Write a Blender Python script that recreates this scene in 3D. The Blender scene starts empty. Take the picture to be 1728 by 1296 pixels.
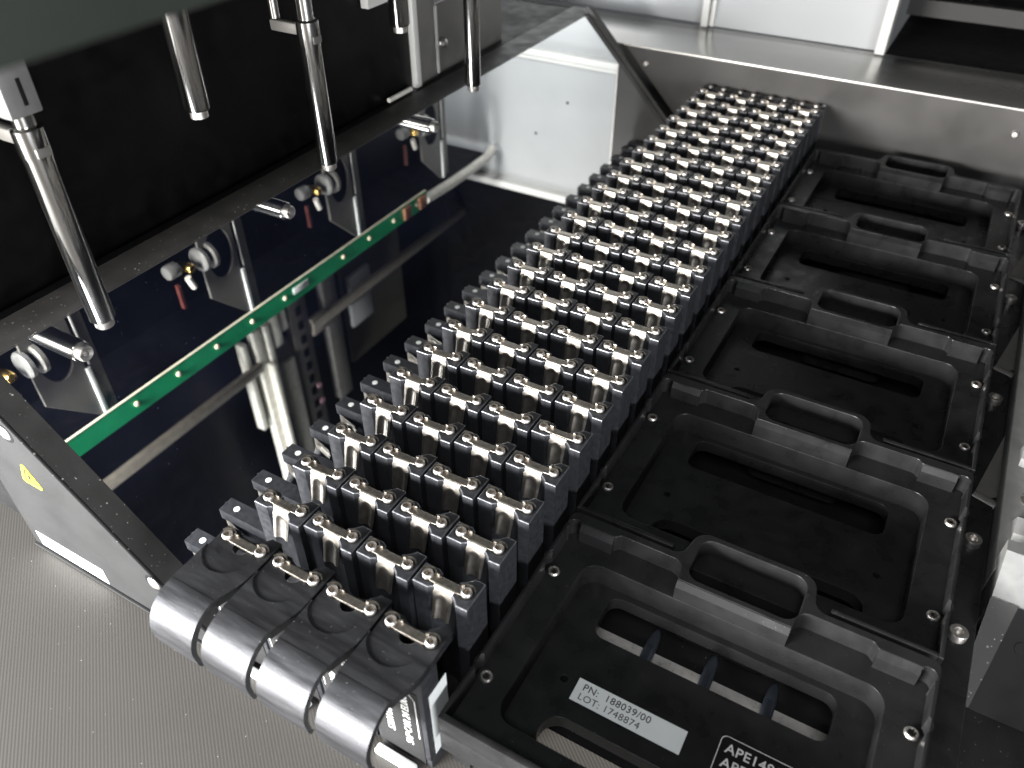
import bpy, bmesh, math, random
from mathutils import Vector, Matrix
random.seed(4)
S = 0.001                                   # all lengths below are millimetres
sc = bpy.context.scene
COL = sc.collection

# ------------------------------------------------------------------ camera
R = ((0.8701038, 0.4928670, -0.0012144), (0.3148820, -0.5577826, -0.7679374), (-0.3791684, 0.6678029, -0.6405238))
CAM = Vector((161.3563, -103.5969, 209.8418))
cd = bpy.data.cameras.new('camera'); cam = bpy.data.objects.new('camera', cd); COL.objects.link(cam)
cd.sensor_fit = 'HORIZONTAL'; cd.sensor_width = 36.0; cd.lens = 36.0 * 1347.27 / 1728.0
cd.clip_start = 0.005; cd.clip_end = 20
M = Matrix.Identity(4)
for i in range(3):
    M[i][0] = R[0][i]; M[i][1] = -R[1][i]; M[i][2] = -R[2][i]; M[i][3] = CAM[i] * S
cam.matrix_world = M
cd.dof.use_dof = True; cd.dof.focus_distance = 0.315; cd.dof.aperture_fstop = 13.0
sc.camera = cam
sc.render.resolution_x = 1024; sc.render.resolution_y = 768

# ------------------------------------------------------------------ light
w = bpy.data.worlds.new('World'); sc.world = w; w.use_nodes = True
w.node_tree.nodes['Background'].inputs[0].default_value = (0.9, 0.95, 1.0, 1)
w.node_tree.nodes['Background'].inputs[1].default_value = 0.07
def area(name, loc, tgt, sx, sy, power, col):
    l = bpy.data.lights.new(name, 'AREA'); l.shape = 'RECTANGLE'; l.size = sx * S; l.size_y = sy * S; l.energy = power; l.color = col
    o = bpy.data.objects.new(name, l); COL.objects.link(o); o.location = Vector(loc) * S
    o.rotation_euler = (Vector(tgt) - Vector(loc)).to_track_quat('-Z', 'Y').to_euler()
    return o
area('room_front_light', (-270, -680, 135), (70, 160, -20), 420, 170, 34.0, (1.0, 0.975, 0.94))
area('front_left_softbox', (-640, -520, 110), (20, 60, -20), 700, 260, 32.0, (0.96, 0.98, 1.0))  # softbox added for the bright room at front left
area('room_side_light', (760, -520, 90), (120, 120, -20), 420, 200, 9.0, (0.97, 0.98, 1.0))
area('room_overhead_light', (200, -300, 520), (130, 20, -40), 240, 180, 1.7, (0.97, 0.98, 1.0))
sc.view_settings.view_transform = 'Standard'; sc.view_settings.look = 'None'
sc.view_settings.exposure = 0.18; sc.view_settings.gamma = 1.0
sc.render.engine = 'CYCLES'
sc.cycles.max_bounces = 8; sc.cycles.glossy_bounces = 6
sc.cycles.caustics_reflective = False

# ------------------------------------------------------------------ materials
def mat(name, col, rough=0.5, metal=0.0, var=0.15, nscale=0.15, bump=0.0, bscale=3.0, dust=0.0, dcol=(0.42, 0.41, 0.39), dscale=0.55, rvar=0.1, aniso=None, streak=None, spec=0.5):
    m = bpy.data.materials.new(name); m.use_nodes = True
    nt = m.node_tree; N = nt.nodes; L = nt.links
    b = N['Principled BSDF']; b.inputs['Roughness'].default_value = rough; b.inputs['Metallic'].default_value = metal
    b.inputs['Specular IOR Level'].default_value = spec
    g = N.new('ShaderNodeNewGeometry'); sv = N.new('ShaderNodeVectorMath'); sv.operation = 'SCALE'
    sv.inputs['Scale'].default_value = 1000.0; L.new(g.outputs['Position'], sv.inputs[0])
    P = sv.outputs[0]
    src = P
    if streak:
        mp = N.new('ShaderNodeVectorMath'); mp.operation = 'MULTIPLY'; mp.inputs[1].default_value = streak; L.new(P, mp.inputs[0]); src = mp.outputs[0]
    n = N.new('ShaderNodeTexNoise'); n.inputs['Scale'].default_value = nscale; n.inputs['Detail'].default_value = 5; L.new(src, n.inputs['Vector'])
    mr = N.new('ShaderNodeMapRange'); mr.inputs[1].default_value = 0.3; mr.inputs[2].default_value = 0.7
    mr.inputs[3].default_value = 1 - var; mr.inputs[4].default_value = 1 + var; L.new(n.outputs[0], mr.inputs[0])
    mx = N.new('ShaderNodeMix'); mx.data_type = 'RGBA'; mx.blend_type = 'MULTIPLY'; mx.inputs[0].default_value = 1
    mx.inputs[6].default_value = (*col, 1); L.new(mr.outputs[0], mx.inputs[7])
    c = mx.outputs[2]
    rr = N.new('ShaderNodeMapRange'); rr.inputs[1].default_value = 0.3; rr.inputs[2].default_value = 0.7
    rr.inputs[3].default_value = max(0.02, rough - rvar); rr.inputs[4].default_value = min(1, rough + rvar); L.new(n.outputs[0], rr.inputs[0])
    rout = rr.outputs[0]
    if dust > 0:
        v = N.new('ShaderNodeTexVoronoi'); v.inputs['Scale'].default_value = dscale; L.new(P, v.inputs['Vector'])
        nn = N.new('ShaderNodeTexNoise'); nn.inputs['Scale'].default_value = 0.06; nn.inputs['Detail'].default_value = 3; L.new(P, nn.inputs['Vector'])
        sp = N.new('ShaderNodeSeparateColor'); L.new(v.outputs['Color'], sp.inputs[0])
        sz = N.new('ShaderNodeMath'); sz.operation = 'MULTIPLY'; L.new(sp.outputs[0], sz.inputs[0]); L.new(nn.outputs[0], sz.inputs[1])
        th = N.new('ShaderNodeMath'); th.operation = 'MULTIPLY'; L.new(sz.outputs[0], th.inputs[0]); th.inputs[1].default_value = 0.26 * dust
        lt = N.new('ShaderNodeMath'); lt.operation = 'LESS_THAN'; L.new(v.outputs['Distance'], lt.inputs[0]); L.new(th.outputs[0], lt.inputs[1])
        sn = N.new('ShaderNodeSeparateXYZ'); L.new(g.outputs['Normal'], sn.inputs[0])
        up = N.new('ShaderNodeMath'); up.operation = 'GREATER_THAN'; L.new(sn.outputs[2], up.inputs[0]); up.inputs[1].default_value = 0.3
        k = N.new('ShaderNodeMath'); k.operation = 'MULTIPLY'; L.new(lt.outputs[0], k.inputs[0]); L.new(up.outputs[0], k.inputs[1])
        k2 = N.new('ShaderNodeMath'); k2.operation = 'MULTIPLY'; L.new(k.outputs[0], k2.inputs[0]); L.new(sp.outputs[1], k2.inputs[1])
        md = N.new('ShaderNodeMix'); md.data_type = 'RGBA'; L.new(k2.outputs[0], md.inputs[0]); L.new(c, md.inputs[6]); md.inputs[7].default_value = (*dcol, 1)
        c = md.outputs[2]
        mm = N.new('ShaderNodeMath'); mm.operation = 'MULTIPLY_ADD'; L.new(k2.outputs[0], mm.inputs[0]); mm.inputs[1].default_value = -metal; mm.inputs[2].default_value = metal
        L.new(mm.outputs[0], b.inputs['Metallic'])
        ra = N.new('ShaderNodeMath'); ra.operation = 'ADD'; ra.use_clamp = True; L.new(rout, ra.inputs[0]); L.new(k2.outputs[0], ra.inputs[1]); rout = ra.outputs[0]
    L.new(c, b.inputs['Base Color']); L.new(rout, b.inputs['Roughness'])
    if aniso:
        b.inputs['Anisotropic'].default_value = aniso
    if bump > 0:
        n2 = N.new('ShaderNodeTexNoise'); n2.inputs['Scale'].default_value = bscale; n2.inputs['Detail'].default_value = 4; L.new(src, n2.inputs['Vector'])
        bp = N.new('ShaderNodeBump'); bp.inputs['Strength'].default_value = bump; bp.inputs['Distance'].default_value = 0.0002
        L.new(n2.outputs[0], bp.inputs['Height']); L.new(bp.outputs[0], b.inputs['Normal'])
    return m
EDGE = mat('worn_highlight_edge', (0.16, 0.165, 0.18), 0.38, 0.6, 0.3, 0.8)  # lighter chamfers: worn bare metal plus edge highlights put into the colour
BLK = mat('black_anodised', (0.026, 0.027, 0.0305), 0.38, 0.0, 0.25, 0.5, 0.25, 4.0, dust=0.6, dscale=1.2, spec=0.35)
HND = mat('black_satin_handle', (0.040, 0.041, 0.0445), 0.44, 0.7, 0.3, 0.35, 0.2, 2.0, dust=0.7, dscale=0.9, streak=(0.15, 1, 1))
NST = mat('black_nest', (0.0140, 0.0140, 0.0147), 0.32, 0.0, 0.2, 0.12, 0.15, 3.0, dust=0.5, dscale=0.8, spec=0.25)
PAINT = mat('black_powder_coat', (0.036, 0.035, 0.034), 0.58, 0.0, 0.15, 0.1, 0.3, 2.5, dust=1.3, spec=0.3)
GREYP = mat('grey_powder_coat', (0.017, 0.0172, 0.0174), 0.62, 0.0, 0.15, 0.05, 0.3, 2.5, dust=1.6, spec=0.25)
WALLB = mat('black_sheet_wall', (0.053, 0.051, 0.049), 0.38, 0.2, 0.15, 0.02, 0.1, 1.0)
DARK = mat('matt_black', (0.006, 0.006, 0.0065), 0.6, 0.0, 0.1, 0.1, dust=0.5, spec=0.2)
VOID = mat('gloss_black_panel', (0.0018, 0.0018, 0.0022), 0.4, 0.0, 0.1, 0.1, spec=0.2)
CLIPM = mat('shaded_strip_nickel', (0.43, 0.395, 0.35), 0.36, 1.0, 0.2, 0.9, rvar=0.05)  # darker copy of the spring nickel; the strip's shade is in the colour
STEEL = mat('stainless_steel', (0.66, 0.63, 0.60), 0.42, 1.0, 0.06, 0.8, rvar=0.03)
CHROME = mat('polished_tube', (0.55, 0.545, 0.53), 0.16, 1.0, 0.1, 0.3, streak=(1, 1, 0.05))
NICKEL = mat('spring_nickel', (0.58, 0.54, 0.485), 0.42, 1.0, 0.14, 0.5, rvar=0.03)
SOCK = mat('socket_shade_steel', (0.36, 0.31, 0.26), 0.35, 1.0)  # darker steel colours in the shade inside the screw sockets
STRIPM = mat('bright_rail_strip', (0.6, 0.58, 0.55), 0.35, 0.2, 0.1, 0.5)
ALU = mat('bead_blasted_aluminium', (0.21, 0.21, 0.206), 0.5, 0.4, 0.06, 0.3, 0.3, 5.0)
WHITE = mat('white_panel_paint', (0.34, 0.35, 0.355), 0.5, 0.0, 0.04, 0.02)
FRAME = mat('white_frame_paint', (0.58, 0.58, 0.56), 0.4, 0.0, 0.04, 0.02)
LEDGE = mat('brushed_ledge', (0.38, 0.375, 0.36), 0.22, 0.8, 0.05, 0.05, dust=0.5, streak=(0.1, 1, 1))
STICK = mat('white_sticker', (0.74, 0.77, 0.77), 0.45, 0.0, 0.03, 0.2)
INK = mat('black_ink', (0.02, 0.02, 0.022), 0.5)
PRINT = mat('white_print', (0.72, 0.72, 0.70), 0.5, 0.0, 0.05)
YEL = mat('yellow_sticker', (0.72, 0.66, 0.03), 0.45, 0.0, 0.05)
PCB = mat('green_circuit_board', (0.009, 0.40, 0.16), 0.35, 0.0, 0.12, 0.05)
CREAM = mat('cream_board_edge', (0.62, 0.60, 0.46), 0.6)
LEDW = mat('led_lens', (0.80, 0.70, 0.52), 0.4)
COPPER = mat('copper_component', (0.30, 0.14, 0.08), 0.4, 0.4)
CABLE = mat('white_cable_sleeve', (0.62, 0.60, 0.55), 0.5)
BRASS = mat('brass', (0.65, 0.45, 0.15), 0.3, 1.0)
REDP = mat('red_brown_board', (0.09, 0.022, 0.018), 0.45)
GPL = mat('grey_bracket_steel', (0.16, 0.155, 0.145), 0.45, 0.3, 0.1, 0.1)
BAR = mat('cream_extrusion', (0.80, 0.79, 0.72), 0.4)
TAN = mat('tan_rail', (0.24, 0.22, 0.185), 0.4)
OLIVE = mat('olive_grey_panel', (0.085, 0.08, 0.065), 0.5)
RUB = mat('dark_blue_rubber', (0.032, 0.038, 0.048), 0.45)
COVER = mat('arm_cover_grey', (0.015, 0.0195, 0.0145), 0.6, 0.0, 0.1, 0.02)
PURP = mat('mauve_lens', (0.36, 0.2, 0.26), 0.4)
# dusty tinted mirror
MIR = bpy.data.materials.new('dusty_tinted_mirror'); MIR.use_nodes = True
def _mirror():
    nt = MIR.node_tree; N = nt.nodes; L = nt.links; b = N['Principled BSDF']
    b.inputs['Metallic'].default_value = 1.0; b.inputs['Base Color'].default_value = (0.88, 0.89, 0.88, 1); b.inputs['Roughness'].default_value = 0.01
    g = N.new('ShaderNodeNewGeometry'); sv = N.new('ShaderNodeVectorMath'); sv.operation = 'SCALE'; sv.inputs['Scale'].default_value = 1000
    L.new(g.outputs['Position'], sv.inputs[0])
    v = N.new('ShaderNodeTexVoronoi'); v.inputs['Scale'].default_value = 0.6; L.new(sv.outputs[0], v.inputs['Vector'])
    sp = N.new('ShaderNodeSeparateColor'); L.new(v.outputs['Color'], sp.inputs[0])
    nn = N.new('ShaderNodeTexNoise'); nn.inputs['Scale'].default_value = 0.03; nn.inputs['Detail'].default_value = 4; L.new(sv.outputs[0], nn.inputs['Vector'])
    pw = N.new('ShaderNodeMath'); pw.operation = 'POWER'; L.new(sp.outputs[0], pw.inputs[0]); pw.inputs[1].default_value = 2.5
    th = N.new('ShaderNodeMath'); th.operation = 'MULTIPLY'; L.new(pw.outputs[0], th.inputs[0]); L.new(nn.outputs[0], th.inputs[1])
    t2 = N.new('ShaderNodeMath'); t2.operation = 'MULTIPLY'; L.new(th.outputs[0], t2.inputs[0]); t2.inputs[1].default_value = 0.24
    lt = N.new('ShaderNodeMath'); lt.operation = 'LESS_THAN'; L.new(v.outputs['Distance'], lt.inputs[0]); L.new(t2.outputs[0], lt.inputs[1])
    k = N.new('ShaderNodeMath'); k.operation = 'MULTIPLY'; L.new(lt.outputs[0], k.inputs[0]); L.new(sp.outputs[1], k.inputs[1])
    hz = N.new('ShaderNodeMapRange'); hz.inputs[1].default_value = 0.07; hz.inputs[2].default_value = 0.75; hz.inputs[3].default_value = 0.01; hz.inputs[4].default_value = 0.07
    L.new(nn.outputs[0], hz.inputs[0])
    mxv = N.new('ShaderNodeMath'); mxv.operation = 'MAXIMUM'; L.new(k.outputs[0], mxv.inputs[0]); L.new(hz.outputs[0], mxv.inputs[1])
    d = N.new('ShaderNodeBsdfDiffuse'); d.inputs[0].default_value = (0.10, 0.12, 0.24, 1)
    ms = N.new('ShaderNodeMixShader'); L.new(mxv.outputs[0], ms.inputs[0]); L.new(b.outputs[0], ms.inputs[1]); L.new(d.outputs[0], ms.inputs[2])
    L.new(ms.outputs[0], N['Material Output'].inputs['Surface'])
_mirror()
# ribbed bench mat
MAT = bpy.data.materials.new('ribbed_grey_mat'); MAT.use_nodes = True
def _mat():
    nt = MAT.node_tree; N = nt.nodes; L = nt.links; b = N['Principled BSDF']
    b.inputs['Roughness'].default_value = 0.55
    g = N.new('ShaderNodeNewGeometry'); sv = N.new('ShaderNodeVectorMath'); sv.operation = 'SCALE'; sv.inputs['Scale'].default_value = 1000
    L.new(g.outputs['Position'], sv.inputs[0])
    mp = N.new('ShaderNodeMapping'); mp.inputs['Rotation'].default_value = (0, 0, math.radians(-51.7)); L.new(sv.outputs[0], mp.inputs[0])
    wv = N.new('ShaderNodeTexWave'); wv.inputs['Scale'].default_value = 0.28; wv.inputs['Distortion'].default_value = 0.25; wv.inputs['Detail'].default_value = 1; L.new(mp.outputs[0], wv.inputs['Vector'])
    w2 = N.new('ShaderNodeTexWave'); w2.bands_direction = 'Y'; w2.inputs['Scale'].default_value = 0.3; w2.inputs['Distortion'].default_value = 0.4; L.new(mp.outputs[0], w2.inputs['Vector'])
    ml = N.new('ShaderNodeMath'); ml.operation = 'MULTIPLY_ADD'; L.new(w2.outputs[0], ml.inputs[0]); ml.inputs[1].default_value = 0.07; L.new(wv.outputs[0], ml.inputs[2])
    n = N.new('ShaderNodeTexNoise'); n.inputs['Scale'].default_value = 0.02; n.inputs['Detail'].default_value = 6; L.new(sv.outputs[0], n.inputs['Vector'])
    v = N.new('ShaderNodeTexVoronoi'); v.inputs['Scale'].default_value = 0.3; L.new(sv.outputs[0], v.inputs['Vector'])
    sp = N.new('ShaderNodeSeparateColor'); L.new(v.outputs['Color'], sp.inputs[0])
    th = N.new('ShaderNodeMath'); th.operation = 'MULTIPLY'; L.new(sp.outputs[0], th.inputs[0]); th.inputs[1].default_value = 0.065
    lt = N.new('ShaderNodeMath'); lt.operation = 'LESS_THAN'; L.new(v.outputs['Distance'], lt.inputs[0]); L.new(th.outputs[0], lt.inputs[1])
    cr = N.new('ShaderNodeMix'); cr.data_type = 'RGBA'; cr.inputs[6].default_value = (0.044, 0.0402, 0.0365, 1); cr.inputs[7].default_value = (0.060, 0.0552, 0.050, 1)
    L.new(n.outputs[0], cr.inputs[0])
    rb = N.new('ShaderNodeMapRange'); rb.inputs[3].default_value = 0.95; rb.inputs[4].default_value = 1.03; L.new(ml.outputs[0], rb.inputs[0])
    mu = N.new('ShaderNodeMix'); mu.data_type = 'RGBA'; mu.blend_type = 'MULTIPLY'; mu.inputs[0].default_value = 1; L.new(cr.outputs[2], mu.inputs[6]); L.new(rb.outputs[0], mu.inputs[7])
    md = N.new('ShaderNodeMix'); md.data_type = 'RGBA'; L.new(lt.outputs[0], md.inputs[0]); L.new(mu.outputs[2], md.inputs[6]); md.inputs[7].default_value = (0.3, 0.285, 0.265, 1)
    L.new(md.outputs[2], b.inputs['Base Color'])
    bp = N.new('ShaderNodeBump'); bp.inputs['Strength'].default_value = 0.12; bp.inputs['Distance'].default_value = 0.0002; L.new(ml.outputs[0], bp.inputs['Height']); L.new(bp.outputs[0], b.inputs['Normal'])
_mat()

# ------------------------------------------------------------------ mesh helpers
def fin(bm, name, smooth=35):
    bmesh.ops.recalc_face_normals(bm, faces=bm.faces[:])
    for v in bm.verts: v.co *= S
    me = bpy.data.meshes.new(name); bm.to_mesh(me); bm.free()
    if smooth:
        me.polygons.foreach_set('use_smooth', [True] * len(me.polygons)); me.set_sharp_from_angle(angle=math.radians(smooth))
    return me
def edges(me, m0, m1):
    me.materials.append(m0); me.materials.append(m1)
    for p in me.polygons:
        if 0.15 < abs(p.normal.z) < 0.97: p.material_index = 1
    return me
def obj(name, me, m, parent=None, loc=None, rot=None):
    if m is not None and len(me.materials) == 0: me.materials.append(m)
    o = bpy.data.objects.new(name, me); COL.objects.link(o)
    if parent is not None: o.parent = parent
    if loc is not None: o.location = Vector(loc) * S
    if rot is not None: o.rotation_euler = rot
    return o
def thing(name, label, cat, loc=(0, 0, 0), group=None):
    o = bpy.data.objects.new(name, None); COL.objects.link(o); o.location = Vector(loc) * S; o.empty_display_size = 0.01
    o['label'] = label; o['category'] = cat
    if group: o['group'] = group
    return o
def tag(o, label=None, cat=None, group=None, kind=None):
    if label: o['label'] = label
    if cat: o['category'] = cat
    if group: o['group'] = group
    if kind: o['kind'] = kind
    return o
def box(bm, x0, x1, y0, y1, z0, z1, bev=0.0):
    r = bmesh.ops.create_cube(bm, size=1.0)['verts']
    for v in r:
        v.co = Vector(((x0 + x1) / 2 + v.co.x * (x1 - x0), (y0 + y1) / 2 + v.co.y * (y1 - y0), (z0 + z1) / 2 + v.co.z * (z1 - z0)))
    if bev > 0:
        es = list({e for v in r for e in v.link_edges})
        bmesh.ops.bevel(bm, geom=es, offset=bev, segments=2, affect='EDGES', profile=0.5)
def bbox(x0, x1, y0, y1, z0, z1, bev=0.0, name='box'):
    bm = bmesh.new(); box(bm, x0, x1, y0, y1, z0, z1, bev); return fin(bm, name)
def lathe(bm, prof, n=20, c=(0, 0, 0), axis='z', a0=0.0, a1=2 * math.pi):
    full = abs(a1 - a0 - 2 * math.pi) < 1e-6
    rings = []
    for r, h in prof:
        ring = []
        for i in range(n if full else n + 1):
            a = a0 + (a1 - a0) * i / n
            p = (r * math.cos(a), r * math.sin(a), h)
            if axis == 'y': p = (p[0], p[2], p[1])
            elif axis == 'x': p = (p[2], p[0], p[1])
            ring.append(bm.verts.new((p[0] + c[0], p[1] + c[1], p[2] + c[2])))
        rings.append(ring)
    for a, b in zip(rings, rings[1:]):
        k = len(a)
        for i in range(k if full else k - 1):
            j = (i + 1) % k
            bm.faces.new((a[i], a[j], b[j], b[i]))
    if full:
        for ring in (rings[0], rings[-1]):
            try: bm.faces.new(ring)
            except ValueError: pass
def tube(bm, pts, r, n=12):
    pts = [Vector(p) for p in pts]; rings = []
    for i, p in enumerate(pts):
        d = (pts[min(i + 1, len(pts) - 1)] - pts[max(i - 1, 0)]).normalized()
        u = d.cross(Vector((0, 0, 1)));
        if u.length < 1e-4: u = d.cross(Vector((1, 0, 0)))
        u.normalize(); v = d.cross(u)
        rings.append([bm.verts.new(p + r * (math.cos(a) * u + math.sin(a) * v)) for a in [2 * math.pi * k / n for k in range(n)]])
    for a, b in zip(rings, rings[1:]):
        for i in range(n): bm.faces.new((a[i], a[(i + 1) % n], b[(i + 1) % n], b[i]))
    bm.faces.new(rings[0]); bm.faces.new(rings[-1])
def prism(bm, prof, x0, x1):
    """profile in (y,z) swept along x"""
    a = [bm.verts.new((x0, y, z)) for y, z in prof]; b = [bm.verts.new((x1, y, z)) for y, z in prof]; n = len(prof)
    for i in range(n): bm.faces.new((a[i], a[(i + 1) % n], b[(i + 1) % n], b[i]))
    bm.faces.new(a); bm.faces.new(b)
def rpoly(pts, seg=8):
    """polygon with rounded vertices: pts = (x, y[, r])"""
    out = []; n = len(pts)
    for i in range(n):
        p = Vector(pts[i][:2]); r = pts[i][2] if len(pts[i]) > 2 else 0
        if r <= 0: out.append((p.x, p.y)); continue
        a = Vector(pts[i - 1][:2]) - p; b = Vector(pts[(i + 1) % n][:2]) - p
        la, lb = a.length, b.length; a /= la; b /= lb
        ang = math.acos(max(-1, min(1, a.dot(b))))
        t = min(r / math.tan(ang / 2), la * 0.49, lb * 0.49); rr = t * math.tan(ang / 2)
        bis = (a + b).normalized(); c = p + bis * (rr / math.sin(ang / 2))
        s, e = p + a * t - c, p + b * t - c
        sa = math.atan2(s.y, s.x); ea = math.atan2(e.y, e.x); d = (ea - sa + math.pi) % (2 * math.pi) - math.pi
        for k in range(seg + 1):
            q = sa + d * k / seg; out.append((c.x + rr * math.cos(q), c.y + rr * math.sin(q)))
    return out
def rrect(x0, x1, y0, y1, r, seg=8):
    return rpoly([(x0, y0, r), (x1, y0, r), (x1, y1, r), (x0, y1, r)], seg)
def circ(cx, cy, r, n=24):
    return [(cx + r * math.cos(2 * math.pi * k / n), cy + r * math.sin(2 * math.pi * k / n)) for k in range(n)]
def slab(bm, loops, z0, z1, bev=0.25):
    """flat plate with holes: filled 2D curve, extruded in z, with a small edge round"""
    cu = bpy.data.curves.new('t', 'CURVE'); cu.dimensions = '2D'; cu.fill_mode = 'BOTH'
    cu.extrude = (z1 - z0) / 2 - bev; cu.bevel_depth = bev; cu.bevel_resolution = 1; cu.offset = -bev
    for lp in loops:
        s = cu.splines.new('POLY'); s.points.add(len(lp) - 1); s.use_cyclic_u = True
        for q, p in zip(s.points, lp): q.co = (p[0], p[1], 0, 1)
    o = bpy.data.objects.new('t', cu); COL.objects.link(o)
    me = bpy.data.meshes.new_from_object(o.evaluated_get(bpy.context.evaluated_depsgraph_get()))
    t = bmesh.new(); t.from_mesh(me)
    for v in t.verts: v.co.z += (z0 + z1) / 2
    bmesh.ops.remove_doubles(t, verts=t.verts[:], dist=1e-4)
    t.to_mesh(me); t.free(); bm.from_mesh(me)
    bpy.data.objects.remove(o); bpy.data.curves.remove(cu); bpy.data.meshes.remove(me)
def text_mesh(body, size, name='lettering', space=1.0, bold=0.0, shear=0.0, thick=0.03):
    cu = bpy.data.curves.new('t', 'FONT'); cu.body = body; cu.size = size; cu.space_character = space; cu.offset = bold; cu.shear = shear
    cu.extrude = thick; cu.resolution_u = 3
    o = bpy.data.objects.new('t', cu); COL.objects.link(o)
    me = bpy.data.meshes.new_from_object(o.evaluated_get(bpy.context.evaluated_depsgraph_get()))
    bpy.data.objects.remove(o); bpy.data.curves.remove(cu); me.name = name; me.materials.clear()
    for v in me.vertices: v.co *= S
    return me

# ------------------------------------------------------------------ setting
DECK = -62.0
deck = tag(obj('deck', bbox(-12, 420, -14, 560, DECK - 8, DECK, 0.3), DARK), kind='structure')
bench = tag(obj('bench_mat', bbox(-900, 700, -900, 20, -63.5, -57.5), MAT), kind='structure')
# low black wall at the back with its ledge, panels behind
lw = thing('back_wall', 'black sheet metal rear wall with a flat bright ledge behind the carriers', 'wall', (60, 497, DECK))
def rel(o, root):
    o.location = o.location - root.location; return o
def part(name, me, m, root, world=True):
    o = obj(name, me, m, root)
    if world: o.location = -Vector(root.location)
    return o
part('wall_face', bbox(-420, 420, 497, 500, DECK, 16.4), WALLB, lw)
part('ledge', bbox(-420, 420, 496.6, 568, 15.6, 17.5, 0.6), LEDGE, lw)
part('ledge_edge', bbox(-420, 420, 496.0, 496.9, 15.9, 17.2, 0.3), STEEL, lw)
for x, z in ((198, 1), (-60, 5)):
    bm = bmesh.new(); lathe(bm, [(0.01, 494.9), (1.6, 495.0), (2.2, 495.6), (2.4, 497.2)], 16, (x, 0, z), 'y')
    part('bolt', fin(bm, 'bolt'), STEEL, lw)
for x in (-150, -133):
    bm = bmesh.new(); lathe(bm, [(2.6, 17.3), (2.4, 18.6), (1.6, 19.2), (0.01, 19.3)], 16, (x, 512, 0)); part('bolt', fin(bm, 'bolt'), STEEL, lw)
rp = thing('white_rear_panel', 'white enamelled rear panel with raised vertical frame strips above the ledge', 'panel', (30, 570, 17.5))
part('panel', bbox(-34, 93, 572, 575, 17.6, 330), WHITE, rp)
part('panel', bbox(-460, -43, 576, 579, 17.6, 330), WHITE, rp)
part('frame_strip', bbox(-43, -37.5, 566, 580, 17.7, 330, 0.5), FRAME, rp)
part('frame_strip', bbox(-36.6, -33, 569, 580, 17.8, 330, 0.5), FRAME, rp)
part('frame_strip', bbox(93, 100, 562, 582, 17.7, 330, 0.6), FRAME, rp)
bm = bmesh.new(); lathe(bm, [(1.4, 571.8), (1.4, 572.4)], 12, (38, 0, 128), 'y'); lathe(bm, [(1.4, 571.8), (1.4, 572.4)], 12, (2, 0, 95), 'y')
part('screw_hole', fin(bm, 'screw_hole'), DARK, rp)
dk = thing('rear_opening', 'dark open compartment at the back with a grey cross band', 'compartment', (260, 640, 17.5))
part('compartment_back', bbox(100, 560, 700, 704, 17.6, 330), VOID, dk)
part('cross_band', bbox(100.5, 560, 640, 646, 28.5, 40.5), PAINT, dk)
part('compartment_floor', bbox(100, 560, 568, 700, 12, 16.8), DARK, dk)

# ------------------------------------------------------------------ angled mirror trough
K = -66.57                                   # mirror plane: x + z = K
mt = thing('angled_mirror', 'dusty tinted mirror sloping down to the sample carriers', 'mirror', (-60, 250, DECK))
bm = bmesh.new()
def quad(bm, pts, th=2.0):
    n = (Vector(pts[1]) - Vector(pts[0])).cross(Vector(pts[2]) - Vector(pts[0])).normalized()
    if n.z < 0: n = -n
    a = [bm.verts.new(p) for p in pts]; b = [bm.verts.new(Vector(p) - n * th) for p in pts]; k = len(pts)
    bm.faces.new(a); bm.faces.new(b)
    for i in range(k): bm.faces.new((a[i], a[(i + 1) % k], b[(i + 1) % k], b[i]))
quad(bm, [(-105, -4, K + 105), (-105, 484, K + 105), (-12, 484, K + 12), (-12, -4, K + 12)])
part('mirror_glass', fin(bm, 'mirror_glass', 0), MIR, mt)
fr = thing('trough_frame', 'black sheet metal trough frame with sloped front plate round the mirror', 'frame', (-110, 200, DECK))
part('top_flange', bbox(-124, -104.6, -13, 497, 36.6, 38.4, 0.4), PAINT, fr)
part('flange_lip', bbox(-105.6, -104.2, -4, 484, 34.5, 37.0, 0.2), PAINT, fr)
bm = bmesh.new(); e = 0.5
quad(bm, [(-105.5, -13, K + 105.5 + e), (-105.5, -3.6, K + 105.5 + e), (-12, -3.6, K + 12 + e), (-12, -13, K + 12 + e)], 1.2)
part('sloped_band', fin(bm, 'sloped_band', 0), PAINT, fr)
bm = bmesh.new()
quad(bm, [(-105.5, 482, K + 105.5 + e), (-105.5, 494, K + 105.5 + e), (-12, 494, K + 12 + e), (-12, 482, K + 12 + e)], 1.6)
quad(bm, [(-105.5, 483, K + 105.5 + 5), (-105.5, 486, K + 105.5 + 5), (-12, 486, K + 12 + 5), (-12, 483, K + 12 + 5)], 5)
part('rear_band', fin(bm, 'rear_band', 0), PAINT, fr)
def xz_plate(pts, y0, y1, name):
    bm = bmesh.new(); a = [bm.verts.new((x, y0, z)) for x, z in pts]; b = [bm.verts.new((x, y1, z)) for x, z in pts]; n = len(pts)
    for i in range(n): bm.faces.new((a[i], a[(i + 1) % n], b[(i + 1) % n], b[i]))
    bm.faces.new(a); bm.faces.new(b)
    bmesh.ops.bevel(bm, geom=bm.edges[:], offset=0.25, segments=1, affect='EDGES')
    return fin(bm, name)
fp = part('front_plate', xz_plate([(-120, -57.4), (-11.5, -57.4), (-11.5, -54.6), (-105.3, 39.2), (-120, 39.2)], -14.4, -12.9, 'front_plate'), GREYP, fr)
part('bottom_lip', bbox(-120, -12, -15.6, -14.3, -57.4, -56.4, 0.2), GREYP, fr)
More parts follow.
